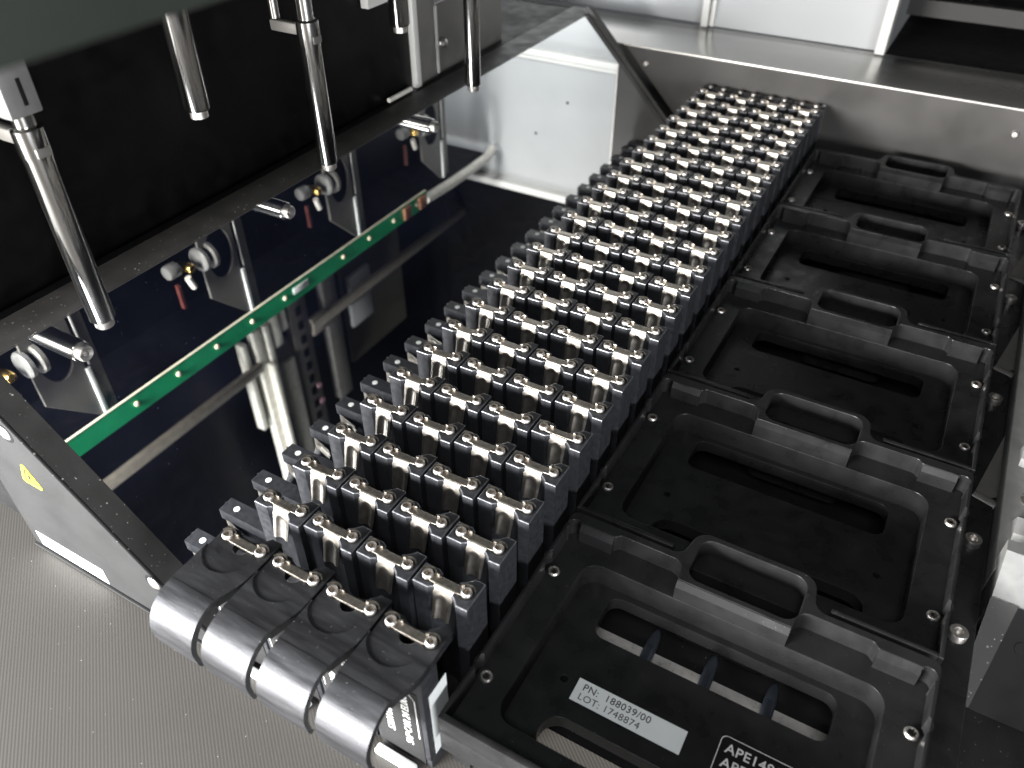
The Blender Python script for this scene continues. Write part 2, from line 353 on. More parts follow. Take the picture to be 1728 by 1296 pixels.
for x, z in ((-92.9, 18.4), (-39, -31.5)):
    bm = bmesh.new(); lathe(bm, [(0.01, -15.2), (2.0, -15.1), (3.0, -14.6), (3.0, -14.2)], 16, (x, 0, z), 'y')
    part('countersunk_screw', fin(bm, 'countersunk_screw'), STEEL, fr)
    bm = bmesh.new(); lathe(bm, [(3.0, -14.55), (4.2, -14.5), (4.2, -14.3)], 20, (x, 0, z), 'y'); part('screw_recess', fin(bm, 'screw_recess'), DARK, fr)
tr = thing('warning_sticker', 'yellow triangular warning sticker on the grey sloped front plate', 'sticker', (-92.7, -14.5, -7.5))
def xzp(pts, y0, y1, name):
    bm = bmesh.new(); a = [bm.verts.new((x, y0, z)) for x, z in pts]; b = [bm.verts.new((x, y1, z)) for x, z in pts]; n = len(pts)
    for i in range(n): bm.faces.new((a[i], a[(i + 1) % n], b[(i + 1) % n], b[i]))
    bm.faces.new(a); bm.faces.new(b); return fin(bm, name, 0)
A, B, Cc = (-93.0, 4.6), (-86.2, -8.1), (-98.9, -8.1)
cen = Vector(((A[0] + B[0] + Cc[0]) / 3, (A[1] + B[1] + Cc[1]) / 3))
tri = lambda k: [tuple(cen + (Vector(p) - cen) * k) for p in (A, B, Cc)]
part('sticker_face', xzp(rpoly([(*p, 1.4) for p in tri(1.0)]), -14.62, -14.42, 'sticker_face'), YEL, tr)
bm = bmesh.new()
o1, o2 = tri(0.62), tri(0.47)
for i in range(3):
    j = (i + 1) % 3
    bm.faces.new([bm.verts.new((p[0], -14.8, p[1])) for p in (o1[i], o1[j], o2[j], o2[i])])
z0 = cen.y
bm.faces.new([bm.verts.new((cen.x + a, -14.8, z0 + b)) for a, b in ((-0.5, -1.0), (0.4, -1.6), (0.9, 1.2), (0.1, 2.2))])
part('printed_triangle', fin(bm, 'printed_triangle', 0), INK, tr)
ls = thing('plate_label', 'white paper label along the bottom of the grey sloped front plate', 'label', (-94, -14.5, -55))
part('paper', bbox(-114.5, -73.8, -14.6, -14.42, -55.2, -46.4), STICK, ls)
part('lettering', text_mesh('II - III IIII I III', 2.6, bold=-0.01), INK, ls).matrix_local = Matrix.Translation(Vector((-104, -14.66, -52.5)) * S - ls.location) @ Matrix.Rotation(math.pi / 2, 4, 'X')
# black cabinet left of the trough
cab = thing('black_side_cabinet', 'gloss black side panel rising behind the pipette tubes', 'cabinet', (-200, 150, DECK))
part('cabinet_base', bbox(-460, -121, -8, 496, DECK, 36.2), DARK, cab)
part('side_panel', bbox(-136, -132, -60, 291, 36.4, 330), VOID, cab)
cl = thing('upright_bracket', 'grey steel upright bracket with bright edges beside the black panel', 'bracket', (-131, 306, 36))
part('web', bbox(-132.5, -131, 296, 318, 36.3, 260), GPL, cl)
part('edge_strip', bbox(-132, -128, 291.3, 296, 37.5, 96, 0.4), FRAME, cl)
part('edge_strip', bbox(-132, -130, 317, 319, 38.5, 78, 0.3), FRAME, cl)
bm = bmesh.new(); lathe(bm, [(0.01, -127.6), (1.6, -127.7), (2.8, -128.6), (3.0, -131)], 16, (0, 324, 55), 'x'); part('screw', fin(bm, 'screw'), STEEL, cl)
part('side_wing', bbox(-133.5, -132.6, 318.5, 400, 36.3, 78), GPL, cl)
part('top_rail', bbox(-131, -126, 250, 360, 92, 97, 0.4), FRAME, cl)
bm = bmesh.new(); tube(bm, [(-128, 262, 39.6), (-128, 284, 39.6)], 1.4); part('pin', fin(bm, 'pin'), CABLE, cl)

# ------------------------------------------------------------------ sample carriers
PITCH = 19.90; RB = 7.9; YB = PITCH / 2
def arc(cy, x0, x1, up, n=6):
    """points on the bore circle centred (0,cy) from x0 to x1"""
    return [(x, cy + (1 if up else -1) * math.sqrt(RB * RB - x * x)) for x in [x0 + (x1 - x0) * k / n for k in range(n + 1)]]
W = 10.75
def post_mesh():
    bm = bmesh.new()
    left = [(-W, -3.84)] + arc(-YB, -5.0, -3.3, True, 3) + arc(YB, -3.3, -5.0, False, 3) + [(-W, 3.84)]
    slab(bm, [left], DECK + 0.2, -1.0, 0.3)
    right = arc(-YB, 3.3, 6.55, True, 5) + [(W, -5.45), (W, 6.0)] + [(6.9, 6.05)] + arc(YB, 6.75, 3.3, False, 5)
    slab(bm, [right], DECK + 0.2, -1.0, 0.3)
    web = arc(-YB, -3.5, 3.5, True, 8) + arc(YB, 3.5, -3.5, False, 8)
    slab(bm, [web], DECK + 0.3, -2.3, 0.15)
    return fin(bm, 'post', 17)
def screw_mesh(r=1.85, h=1.1, hexr=0.95):
    bm = bmesh.new()
    lathe(bm, [(r, -0.3), (r, h * 0.45), (r * 0.93, h * 0.8), (r * 0.8, h), (hexr * 1.12, h * 0.96)], 20)
    bm.faces.ensure_lookup_table(); bmesh.ops.delete(bm, geom=[f for f in bm.faces if len(f.verts) > 4 and f.calc_center_median().z > 0], context='FACES_ONLY')
    # six-lobed socket
    n = 24; top = [(hexr * 1.12) for k in range(n)]
    ra = [hexr * (0.86 + 0.14 * math.cos(6 * 2 * math.pi * k / n)) for k in range(n)]
    A = [bm.verts.new((hexr * 1.12 * math.cos(2 * math.pi * k / n), hexr * 1.12 * math.sin(2 * math.pi * k / n), h * 0.96)) for k in range(n)]
    B = [bm.verts.new((ra[k] * math.cos(2 * math.pi * k / n), ra[k] * math.sin(2 * math.pi * k / n), h * 0.9)) for k in range(n)]
    D = [bm.verts.new((ra[k] * math.cos(2 * math.pi * k / n), ra[k] * math.sin(2 * math.pi * k / n), h * 0.9 - 0.8)) for k in range(n)]
    for k in range(n):
        j = (k + 1) % n; bm.faces.new((A[k], A[j], B[j], B[k])); bm.faces.new((B[k], B[j], D[j], D[k]))
    bm.faces.new(D)
    for f in bm.faces:
        c = f.calc_center_median()
        if math.hypot(c.x, c.y) < hexr * 0.97 and c.z > -0.25: f.material_index = 1
    me = fin(bm, 'screw', 40); me.materials.append(STEEL); me.materials.append(SOCK); return me
def ring_mesh():
    bm = bmesh.new(); lathe(bm, [(1.6, -0.02), (2.6, -0.02), (2.6, 0.03), (1.6, 0.03), (1.6, -0.02)], 24); return fin(bm, 'counterbore', 0)
def clip_mesh():
    bm = bmesh.new()
    out = []
    def ar(cx, a0, a1, r=1.75, n=24): return [(cx + r * math.cos(math.radians(a0 + (a1 - a0) * k / n)), r * math.sin(math.radians(a0 + (a1 - a0) * k / n))) for k in range(n + 1)]
    out += ar(-7.32, 55, 305) + [(-4.2, -1.55), (4.2, -1.55)] + ar(7.32, 235, 485) + [(4.2, 1.45), (-4.2, 1.45)]
    slab(bm, [out], -1.85, -0.75, 0.12)
    # raised curled lips behind the screws
    for cx, a0, a1 in ((-7.32, 20, 165), (7.32, 25, 150)):
        lathe(bm, [(2.55, -1.2), (2.55, 0.15), (2.95, 0.15), (2.95, -1.2)], 18, (cx, 0, 0), 'z', math.radians(a0), math.radians(a1))
    box(bm, -5.3, -3.6, 1.1, 1.7, -1.6, 0.1, 0.12); box(bm, 4.6, 5.6, 1.4, 1.9, -1.6, 0.1, 0.12)
    return fin(bm, 'spring_clip', 17)
def blade_mesh():
    bm = bmesh.new(); nu, nv = 18, 26
    prof = [(-1.2, -0.72), (-1.8, -0.78), (-2.3, -1.15), (-2.6, -1.8)]
    L0 = len(prof)
    for k in range(1, nv): t = k / (nv - 1); prof.append((-2.6 - 2.7 * t - 0.5 * t * t, -1.8 - 11.2 * t))
    rows, backs = [], []
    for i, (y, z) in enumerate(prof):
        t = max(0, i - L0 + 1) / (nv - 1); hw = 3.75 - 0.55 * t; row, bk_ = [], []
        for j in range(nu + 1):
            u = -1 + 2 * j / nu; x = u * hw
            zz = z - 0.9 * (1 - u) * 0.5 * t ** 6
            d = 0
            if t > 0.12:
                # rounded channel pressed in from the front, open at the foot
                px = x / 2.25; py = (t - 0.42) / 0.26 if t < 0.42 else 0
                q = math.sqrt(px * px + py * py)
                d = 0.75 * (1 - min(1, q) ** 2) ** 1.2 if q < 1 else 0
                d -= 0.10 * math.exp(-((q - 1.05) / 0.18) ** 2)
            row.append(bm.verts.new((x, y + d, zz)))
            f = min(1, i / 4); bk_.append(bm.verts.new((x, y + d + 0.35 * f, zz - 0.35 * (1 - f))))
        rows.append(row); backs.append(bk_)
    m = len(rows)
    for i in range(m - 1):
        for j in range(nu):
            bm.faces.new((rows[i][j], rows[i][j + 1], rows[i + 1][j + 1], rows[i + 1][j]))
            bm.faces.new((backs[i][j], backs[i + 1][j], backs[i + 1][j + 1], backs[i][j + 1]))
        for j in (0, nu): bm.faces.new((rows[i][j], rows[i + 1][j], backs[i + 1][j], backs[i][j]))
    for i in (0, m - 1):
        for j in range(nu): bm.faces.new((rows[i][j], rows[i][j + 1], backs[i][j + 1], backs[i][j]))
    return fin(bm, 'blade', 50)
def plug_mesh():
    bm = bmesh.new(); lathe(bm, [(1.45, -W - 0.18), (1.45, -W + 0.4)], 20, (0, 0, -8.0), 'x'); return fin(bm, 'plug', 30)
def xr(y):                                   # right edge of the handle narrows towards the front
    t = min(1, max(0, (-9 - y) / 14)); return W - 3.2 * (t * t * (3 - 2 * t))
def handle_mesh():
    bm = bmesh.new()
    # flat top with the tube bore cut at the back and a hole in front of the clip
    back = arc(YB, 6.75, -5.0, False, 12)
    side = [(xr(y), y) for y in (-21, -19, -17, -15, -13, -11, -9)]
    top = [(-W, -21.0)] + side + [(W, 6.05), (6.9, 6.05)] + back + [(-W, 3.84)]
    hole = [(3.0 * math.cos(a), -1.0 + 3.0 * math.sin(a)) for a in [2 * math.pi * k / 24 for k in range(24)]]
    slab(bm, [top, hole], -5.0, -1.35, 0.12)
    # thin raised skin leaving a shallow round thumb recess
    rec = [(-2.2 + 9.4 * math.cos(a), -4.2 + 9.2 * math.sin(a)) for a in [math.radians(q) for q in range(-172, -8, 6)]]
    skin = [(-W, -21.0)] + side + [(W, 6.05), (6.9, 6.05)] + arc(YB, 6.75, 4.6, False, 3) + [(4.6, 2.9), (8.2, -2.6)] + rec[::-1] + [(-W, -5.6)]
    slab(bm, [skin], -1.55, -1.0, 0.22)
    # curved lip
    prof = [(-20.6, -1.0), (-21.0, -1.0)]
    for a in range(4, 97, 4): q = math.radians(a); prof.append((-21 - 13 * math.sin(q), -14 + 13 * math.cos(q)))
    prof += [(-33.6, -18.0), (-33.2, -20.8), (-32.0, -23.4)]
    th = 2.6; inner = []
    for i, (y, z) in enumerate(prof):
        p0 = Vector(prof[max(0, i - 1)]); p1 = Vector(prof[min(len(prof) - 1, i + 1)]); d = (p1 - p0).normalized(); n = Vector((d.y, -d.x))
        if n.x * (y + 21) + n.y * (z + 14) > 0: n = -n
        k = th * (1 - 0.55 * max(0, (i - 16)) / (len(prof) - 16)); inner.append((y + n.x * k, z + n.y * k))
    nx = 6; grid_o, grid_i = [], []
    for (y, z), (iy, iz) in zip(prof, inner):
        xe = xr(y); 
        if z < -17: xe -= (-17 - z) * 0.12
        grid_o.append([bm.verts.new((-W + (xe + W) * k / nx, y, z)) for k in range(nx + 1)])
        grid_i.append([bm.verts.new((-W + (xe + W) * k / nx, iy, iz)) for k in range(nx + 1)])
    m = len(prof)
    for i in range(m - 1):
        for k in range(nx):
            bm.faces.new((grid_o[i][k], grid_o[i][k + 1], grid_o[i + 1][k + 1], grid_o[i + 1][k]))
            bm.faces.new((grid_i[i][k], grid_i[i + 1][k], grid_i[i + 1][k + 1], grid_i[i][k + 1]))
        for k in (0, nx): bm.faces.new((grid_o[i][k], grid_o[i + 1][k], grid_i[i + 1][k], grid_i[i][k]))
    for i in (0, m - 1):
        for k in range(nx): bm.faces.new((grid_o[i][k], grid_o[i][k + 1], grid_i[i][k + 1], grid_i[i][k]))
    return fin(bm, 'handle', 14)
def base_mesh():
    bm = bmesh.new()
    box(bm, -W, W, -10.8, 492, DECK + 0.02, -52, 0.3)
    box(bm, -W + 0.15, W - 0.15, -11.0, -2.5, -53, -4.6, 0.3)
    return fin(bm, 'base')
def end_mesh():
    bm = bmesh.new(); box(bm, -W, W, 24 * PITCH + 8.5, 24 * PITCH + 15.5, DECK + 0.2, -1.6, 0.3); return fin(bm, 'end_block')
SOCKR = 0
POST, SCREW, RING, CLIP, BLADE, PLUG, HANDLE, BASE, END = post_mesh(), screw_mesh(), ring_mesh(), clip_mesh(), blade_mesh(), plug_mesh(), handle_mesh(), base_mesh(), end_mesh()
edges(POST, BLK, EDGE)
SIDEL = bbox(W - 0.02, W + 0.10, -8.3, 1.0, -52, -16, 0.0, 'side_label')
PLATE = bbox(-9.3, 8.6, -11.25, -10.98, -60, -12.5, 0.1, 'name_plate')
def frame_lines():
    bm = bmesh.new()
    for a in ((7.3, 7.6, -40, -17), (-8.6, -8.3, -40, -17), (-7, 6, -14.8, -14.5)):
        box(bm, a[0], a[1], -11.32, -11.2, a[2], a[3])
    bm.faces.new([bm.verts.new(p) for p in ((7.6, -11.31, -17), (7.3, -11.31, -17), (5.9, -11.31, -14.8), (6.0, -11.31, -14.5))])
    return fin(bm, 'printed_frame', 0)
FRL = frame_lines()
T1 = text_mesh('SMP CAR 24 EL000 Lu', 4.0, space=0.95, bold=0.02); T2 = text_mesh('S22011/00', 4.0, space=0.95, bold=0.02)
BARM = bbox(-9.0, 6.5, -16.2, -13.2, -57.4, -54.6, 0.4, 'foot_bar')
cl_labels = ['sample tube carrier with curved black handle, next to the angled mirror',
             'sample tube carrier with curved black handle, second one from the angled mirror',
             'sample tube carrier with curved black handle, second one from the plate carrier',
             'sample tube carrier with curved black handle and white side label touching the plate carrier']
for c in range(4):
    root = thing('sample_carrier', cl_labels[c], 'tube carrier', (22.5 * c, 0, 0), 'sample tube carriers side by side')
    obj('base', BASE, BLK, root); obj('handle', HANDLE, HND, root); obj('end_block', END, BLK, root)
    obj('side_label', SIDEL, STICK, root)
    pl = obj('name_plate', PLATE, GREYP, root)
    obj('printed_frame', FRL, PRINT, pl)
    for tm, x, z in ((T1, 4.6, -47), (T2, -2.4, -44)):
        t = obj('lettering', tm, PRINT, pl)
        t.matrix_local = Matrix.Translation(Vector((x, -11.33, z)) * S) @ Matrix.Rotation(math.pi / 2, 4, 'X') @ Matrix.Rotation(math.pi / 2, 4, 'Z')
    obj('foot_bar', BARM, STICK, root)
    for i in range(25):
        y = PITCH * i
        if i > 0:
            p = obj('post', POST, BLK, root, (0, y, 0)); obj('plug', PLUG, STICK, p)
        j = random.uniform(-0.012, 0.012)
        k = obj('spring_clip', CLIP, CLIPM, root, (0, y, 0), (0, 0, j))
        if i > 0: obj('blade', BLADE, NICKEL, k, None, (random.uniform(-0.03, 0.04), 0, random.uniform(-0.02, 0.02)))
        for sx in (-7.32, 7.32):
            s = obj('screw', SCREW, STEEL, k, (sx, 0, -0.8), (random.uniform(-.03, .03), random.uniform(-.03, .03), random.uniform(0, 6)))
            obj('counterbore', RING, DARK, k, (sx, 0, -0.99))
    for sx in (-5, 5):
        obj('end_screw', SCREW, STEEL, root, (sx, 24 * PITCH + 12, -1.4))
# thin bright sheet standing behind the outermost carrier
tag(obj('end_stop_plate', bbox(76.4, 78.0, 493.6, 495.6, DECK, -1.5, 0.2), FRAME), 'thin white metal strip standing at the far end of the carriers', 'strip')
# ------------------------------------------------------------------ plate carrier
PX, PY0 = 147.2, 36.8
pc = thing('plate_carrier', 'long black plate carrier with five stepped rectangular nests', 'plate carrier', (PX, 0, 0))
SX = 61.7
def wall_side(sgn, y0, y1):
    """inner side wall from y0 to y1 with half-round screw clearances"""
    xw, out = 64 * sgn, []
    r = 3.7; dx = abs(SX - 64); h = math.sqrt(r * r - dx * dx)
    for ys in (-24, 24):
        for k in range(9):
            a = math.atan2(h, dx); q = -a + 2 * a * k / 8
            out.append((SX * sgn + sgn * r * math.cos(q), ys + r * math.sin(q)))
    pts = [(xw, y0)] + out + [(xw, y1)]
    return pts
def dog(sgn):
    cx, cy, r = 61.9 * sgn, 41.6, 2.6
    a = [math.radians(q) for q in (range(225, 44, -15) if sgn < 0 else range(135, -46, -15))]
    return [(cx + r * math.cos(q), cy + r * math.sin(q)) for q in a]
def nest_mesh():
    bm = bmesh.new(); X = 65.4
    def outer(e): return rpoly([(X - e, -46.3 + e), (X - e, 48 - e, 3), (25.2, 48 - e, 4.5), (22.9 - e, 61.6 - e, 6.2), (-20.1 + e, 61.6 - e, 6.2), (-22.4, 48 - e, 4.5), (-X + e, 48 - e, 3), (-X + e, -46.3 + e)])
    left = wall_side(-1, -46.3, 39.5)
    right = wall_side(1, -46.3, 39.5)[::-1]
    back = rpoly([(-60.5, 43.3), (-46.5, 43.3, 1.5), (-44.8, 45.2, 2.0), (-20.6, 45.2, 5), (-20.0, 37.2, 0.8), (20.0, 37.2, 0.8), (20.6, 45.2, 5), (44.8, 45.2, 2.0), (46.5, 43.3, 1.5), (60.5, 43.3)])
    pocket = rrect(-17.9, 20.7, 39.4, 59.3, 5.0)
    slab(bm, [outer(0) + left + dog(-1) + back + dog(1) + right, pocket], -31.0, -22.0, 0.28)
    slab(bm, [outer(0.2), rrect(-53, 53, -34.5, 34.6, 6.5), rrect(-17.9, 20.7, 39.4, 59.3, 5.0)], -41.0, -30.0, 0.25)
    slab(bm, [rrect(-19.6, 22.4, 37.7, 61.1, 5.5), rrect(-18.0, 20.8, 39.3, 59.4, 5.0)], -56.0, -40.6, 0.1)
    slab(bm, [[(-57, -38), (57, -38), (57, 37.5), (-57, 37.5)], rrect(-41, 41, 13.6, 32, 4.5), rrect(-41, 41, -33, -19.2, 6.8), circ(-41.6, -6.7, 1.3, 16), circ(42.5, -6.7, 1.3, 16)], -46.0, -40.0, 0.2)
    # chamfer wedges along the back wall
    prism(bm, [(34.75, -33), (34.75, -23.9), (36.9, -22.25), (38.6, -22.25), (38.6, -33)], -19.8, 19.8)
    for a, b in ((-60.0, -46.7), (46.7, 60.0)):
        prism(bm, [(41.3, -30.5), (41.3, -24.4), (43.5, -22.3), (44.6, -22.3), (44.6, -30.5)], a, b)
    return fin(bm, 'nest', 17)
NEST = nest_mesh()
NSCR = screw_mesh(2.3, 1.5, 1.25)
FW0 = bbox(-65.4, 65.4, -46.5, -44.3, -31, -22.06, 0.25, 'front_wall')
FW1 = bbox(-65.3, -26.5, -46.1, -44.3, -31, -22.3, 0.25, 'front_wall'); FW2 = bbox(30, 65.3, -46.1, -44.3, -31, -22.3, 0.25, 'front_wall')
for k in range(5):
    yc = PY0 + 96 * k
    n = obj('nest', NEST, NST, pc, (0, yc, 0))
    for fw in ((FW0,) if k == 0 else (FW1, FW2)): obj('front_wall', fw, NST, n)
    for sx in (-SX, SX):
        for sy in (-24, 24):
            obj('screw', NSCR, STEEL, n, (sx, sy, -30.6), (0, 0, random.uniform(0, 6)))
    if k == 0: n0 = n
obj('front_panel', bbox(-65.35, 65.35, -9.6, -5.0, -42, -30.8, 0.3), NST, pc)
obj('foot_ledge', bbox(-67, 60, -15, -9.5, DECK, -57.6, 0.3), PAINT, pc)
for x0, x1 in ((-65.0, -58), (58, 65.0)):
    obj('side_rail', bbox(x0, x1, -4.9, 486, DECK, -41.2), NST, pc)
obj('side_flange', bbox(65.5, 77, -4, 486, -40, -36.5, 0.3), NST, pc)
def cap_mesh():
    bm = bmesh.new(); lathe(bm, [(3.2, -0.2), (3.2, 2.6), (3.0, 3.0), (1.7, 3.0), (1.6, 2.9), (1.5, 1.2), (0.01, 1.1)], 20); return fin(bm, 'cap_screw', 40)
CAP = cap_mesh()
for y in (110, 157, 253, 349, 445): obj('cap_screw', CAP, STEEL, pc, (71.2, y, -36.5))
for y in (180, 276, 372):
    bm = bmesh.new(); quad(bm, [(73, y + 4, -36.0), (69.8, y + 8, -36), (77.5, y + 49, -35.4), (78, y + 8, -36)], 1.0)
    obj('bent_tab', fin(bm, 'bent_tab', 0), GPL, pc)
    bm = bmesh.new(); tube(bm, [(69.4, y + 6, -38.4), (78, y + 3, -38.4)], 2.9, 16); obj('tab_roll', fin(bm, 'tab_roll'), GPL, pc)
# stickers and print on the front nest
nl = thing('part_number_label', 'white label reading PN 188039/00 in the front plate nest', 'label', (129.3, 28.7, -40))
part('paper', bbox(110.2, 148.5, 24.4, 33.0, -39.99, -39.88, 0), STICK, nl)
for body, x, y in (('PN:  188039/00', 112.6, 29.3), ('LOT: 1748874', 112.4, 25.7)):
    o = obj('lettering', text_mesh(body, 3.6 if body[0] == 'P' else 3.5, space=1.06, bold=0.02 if body[0] == 'P' else -0.01), INK, nl); o.location = Vector((x, y, -39.85)) * S - nl.location
ap = thing('engraved_plate', 'black plate printed APE14813 with thin white outline in the front nest', 'plate', (176, 30, -40))
part('plate', bbox(158.3, 193, 16.2, 38.2, -39.99, -39.9), DARK, ap)
bm = bmesh.new(); ro, ri = rrect(158.5, 193, 16.5, 38, 2.0), rrect(158.75, 192.75, 16.75, 37.75, 1.8)
vo = [bm.verts.new((*p, -39.88)) for p in ro]; vi = [bm.verts.new((*p, -39.88)) for p in ri]; n = len(vo)
for i in range(n): bm.faces.new((vo[i], vo[(i + 1) % n], vi[(i + 1) % n], vi[i]))
part('outline', fin(bm, 'outline', 0), PRINT, ap)
for body, y in (('APE14813', 32.6), ('APE', 27.6)):
    o = obj('lettering', text_mesh(body, 4.6, space=1.06, bold=0.05), PRINT, ap); o.location = Vector((160.6, y, -39.86)) * S - ap.location
# deck guides seen through the slots
gs = tag(obj('rail_strip', bbox(84, 212, 55, 67.5, DECK, DECK + 0.8, 0.2), STRIPM), 'bright machined strip on the deck below the front nest slot', 'strip')
def guide_mesh():
    bm = bmesh.new()
    pts = [(-2.2, -16), (2.2, -16), (2.2, 7), (1.9, 10.5), (1.1, 13), (0, 14), (-1.1, 13), (-1.9, 10.5), (-2.2, 7)]
    slab(bm, [pts], 0.05, 4.2, 1.2); box(bm, -1.0, 1.0, -16, 5, 3.9, 4.5, 0.15)
    return fin(bm, 'deck_guide', 60)
GD = guide_mesh()
for i, where in enumerate(('behind the middle of the part number label', 'behind the end of the part number label', 'behind the plate printed APE14813')):
    tag(obj('deck_guide', GD, RUB, None, (124.1 + 22.5 * i, 62, DECK + 1.2)), 'dark blue pointed guide pin ' + where, 'guide pin', 'deck guide pins under the front nest')

# ------------------------------------------------------------------ module at the right
am = thing('aluminium_block', 'light grey machined aluminium block with screws right of the plate carrier', 'block', (245, 250, DECK))
part('body', bbox(225, 275, 140, 470, DECK, -28, 0.8), ALU, am)
bm = bmesh.new(); prism(bm, [(126, -29.5), (140.5, -18), (146, -18), (146, -45), (126, -45)], 225.6, 275); part('foot', fin(bm, 'foot', 30), ALU, am)
for y in (182, 222):
    bm = bmesh.new(); lathe(bm, [(4.2, -28.2), (4.2, -27.7), (3.0, -27.2), (1.5, -27.2), (1.4, -27.9), (0.01, -27.9)], 20, (235, y, 0)); part('screw', fin(bm, 'screw'), STEEL, am)
for y in (160, 205, 300):
    bm = bmesh.new(); prism(bm, [(y - 4, -28.5), (y - 2, -25), (y + 4, -22), (y + 8, -28.5)], 229, 236); part('clip_lug', fin(bm, 'clip_lug', 20), ALU, am)
bk = thing('black_module', 'black sheet metal module with sloping grey side strip right of plate carrier', 'module', (255, 60, DECK))
part('top_sheet', bbox(224.5, 420, -60, 126, DECK - 4, -56, 0.4), PAINT, bk)
bm = bmesh.new(); quad(bm, [(225.2, 126, -28.5), (234, 126, -28.5), (229.5, 97, -54.4), (224.8, 97, -54.4)], 1.5); part('side_strip', fin(bm, 'side_strip', 0), PAINT, bk)
bm = bmesh.new(); quad(bm, [(233.9, 125.8, -28.8), (420, 125.8, -28.8), (420, 97, -54.8), (229.6, 97, -54.8)], 1.5); part('front_slope', fin(bm, 'front_slope', 0), VOID, bk)
bm = bmesh.new(); lathe(bm, [(2.2, -0.25), (2.2, 0.15)], 16); o = part('hole', fin(bm, 'hole'), VOID, bk, False); o.location = Vector((238.8, 116, -37.3)) * S - bk.location; o.rotation_euler = (math.radians(42), 0, 0)

# ------------------------------------------------------------------ pipetting arm (partly seen only in the mirror)
armr = thing('pipetting_arm', 'dark grey arm cover overhanging the pipette tubes, out of focus', 'arm', (-40, 150, 180))
part('skirt', bbox(66, 69, -80, 560, 180, 330, 1.0), COVER, armr)
part('ceiling_plate', bbox(-150, 66, -80, 560, 236, 240), VOID, armr)
part('skirt_dark_sheet', bbox(65.2, 65.9, -80, 560, 181, 236), VOID, armr)  # black sheet added to darken the lit inside of the skirt
for n, yl in enumerate((96, 225, 352, 480)):
    bm = bmesh.new()
    pts = rpoly([(-95, yl - 22), (-30, yl - 30), (6, yl - 31), (30, yl - 31), (58, yl - 3), (57, yl + 9), (-95, yl + 9)])
    cut = [(2 + 19 * math.cos(a), yl - 15 + 11 * math.sin(a)) for a in [2 * math.pi * k / 24 for k in range(24)]]
    slab(bm, [pts, cut], 178, 180, 0.2)
    br = part('bracket', fin(bm, 'bracket', 17), GPL, armr)
    def sub(name, me, m): return obj(name, me, m, br)
    sub('lit_edge_bar', bbox(22, 58, yl - 1.6, yl + 1.6, 176.6, 178.2, 0.4), STICK)  # white bar puts the lit bracket edge into the colour
    sub('slot', bbox(-60, 21, yl - 1.0, yl + 1.0, 177.6, 178.1), VOID)
    sub('slot_edge', bbox(-60, 20.5, yl + 1.2, yl + 2.2, 177.0, 178.3), FRAME)
    for nm, yy, r, m in (('white_disc', yl - 31, 8.5, ALU), ('metal_disc', yl - 24, 9.5, GPL)):
        bm = bmesh.new(); lathe(bm, [(r * 0.3, yy - 3), (r * 0.9, yy - 2), (r, yy - 1), (r, yy + 1.5), (r * 0.9, yy + 2)], 28, (-1, 0, 179), 'y'); sub(nm, fin(bm, nm), m)
    bm = bmesh.new(); lathe(bm, [(2.5, 174), (3.2, 175), (3.2, 182), (2.2, 186)], 14, (-1, yl - 42, 0)); sub('brass_fitting', fin(bm, 'brass_fitting'), BRASS)
    bm = bmesh.new(); tube(bm, [(4, yl - 46, 176), (13, yl - 43, 176)], 2.2); sub('pin', fin(bm, 'pin'), CABLE)
    bm = bmesh.new(); lathe(bm, [(4.5, yl - 57), (5, yl - 56), (5, yl - 49), (4.5, yl - 48)], 18, (-3, 0, 181), 'y'); sub('bolt', fin(bm, 'bolt'), ALU)
    sub('red_board', bbox(8, 26, yl - 53, yl - 51, 179, 182), REDP)
    sub('motor_body', bbox(-60, -12, yl - 64, yl - 34, 186, 234, 1), DARK)
# LED board under the arm
led = thing('led_circuit_strip', 'long green circuit board strip with pale lamps, seen in the mirror', 'circuit board', (58, 250, 168))
part('board', bbox(50.6, 65, 58, 436, 167.2, 168.6), PCB, led)
part('board_edge', bbox(49.9, 50.55, 58, 436, 167.0, 168.8), CREAM, led)
for i in range(10):
    y = 110.2 + 34.4 * i
    if abs(y - 282) < 8: continue
    bm = bmesh.new(); lathe(bm, [(1.0, 165.6), (1.7, 165.9), (1.9, 167.3)], 14, (57, y, 0)); part('led', fin(bm, 'led'), LEDW, led)
part('chip_label', bbox(54.2, 59.5, 257, 274, 166.4, 167.3, 0.3), STICK, led)
for y in (404, 427): part('connector', bbox(52, 63, y - 5, y + 5, 164.5, 167.3, 0.4), COPPER, led)
bm = bmesh.new(); tube(bm, [(58, 434, 167.5), (59.5, 470, 166.5), (61, 510, 167.5), (62, 545, 169), (60, 562, 172)], 4.6, 14)
tag(obj('white_cable', fin(bm, 'white_cable'), CABLE), 'white sleeved cable running on from the end of the green board', 'cable')
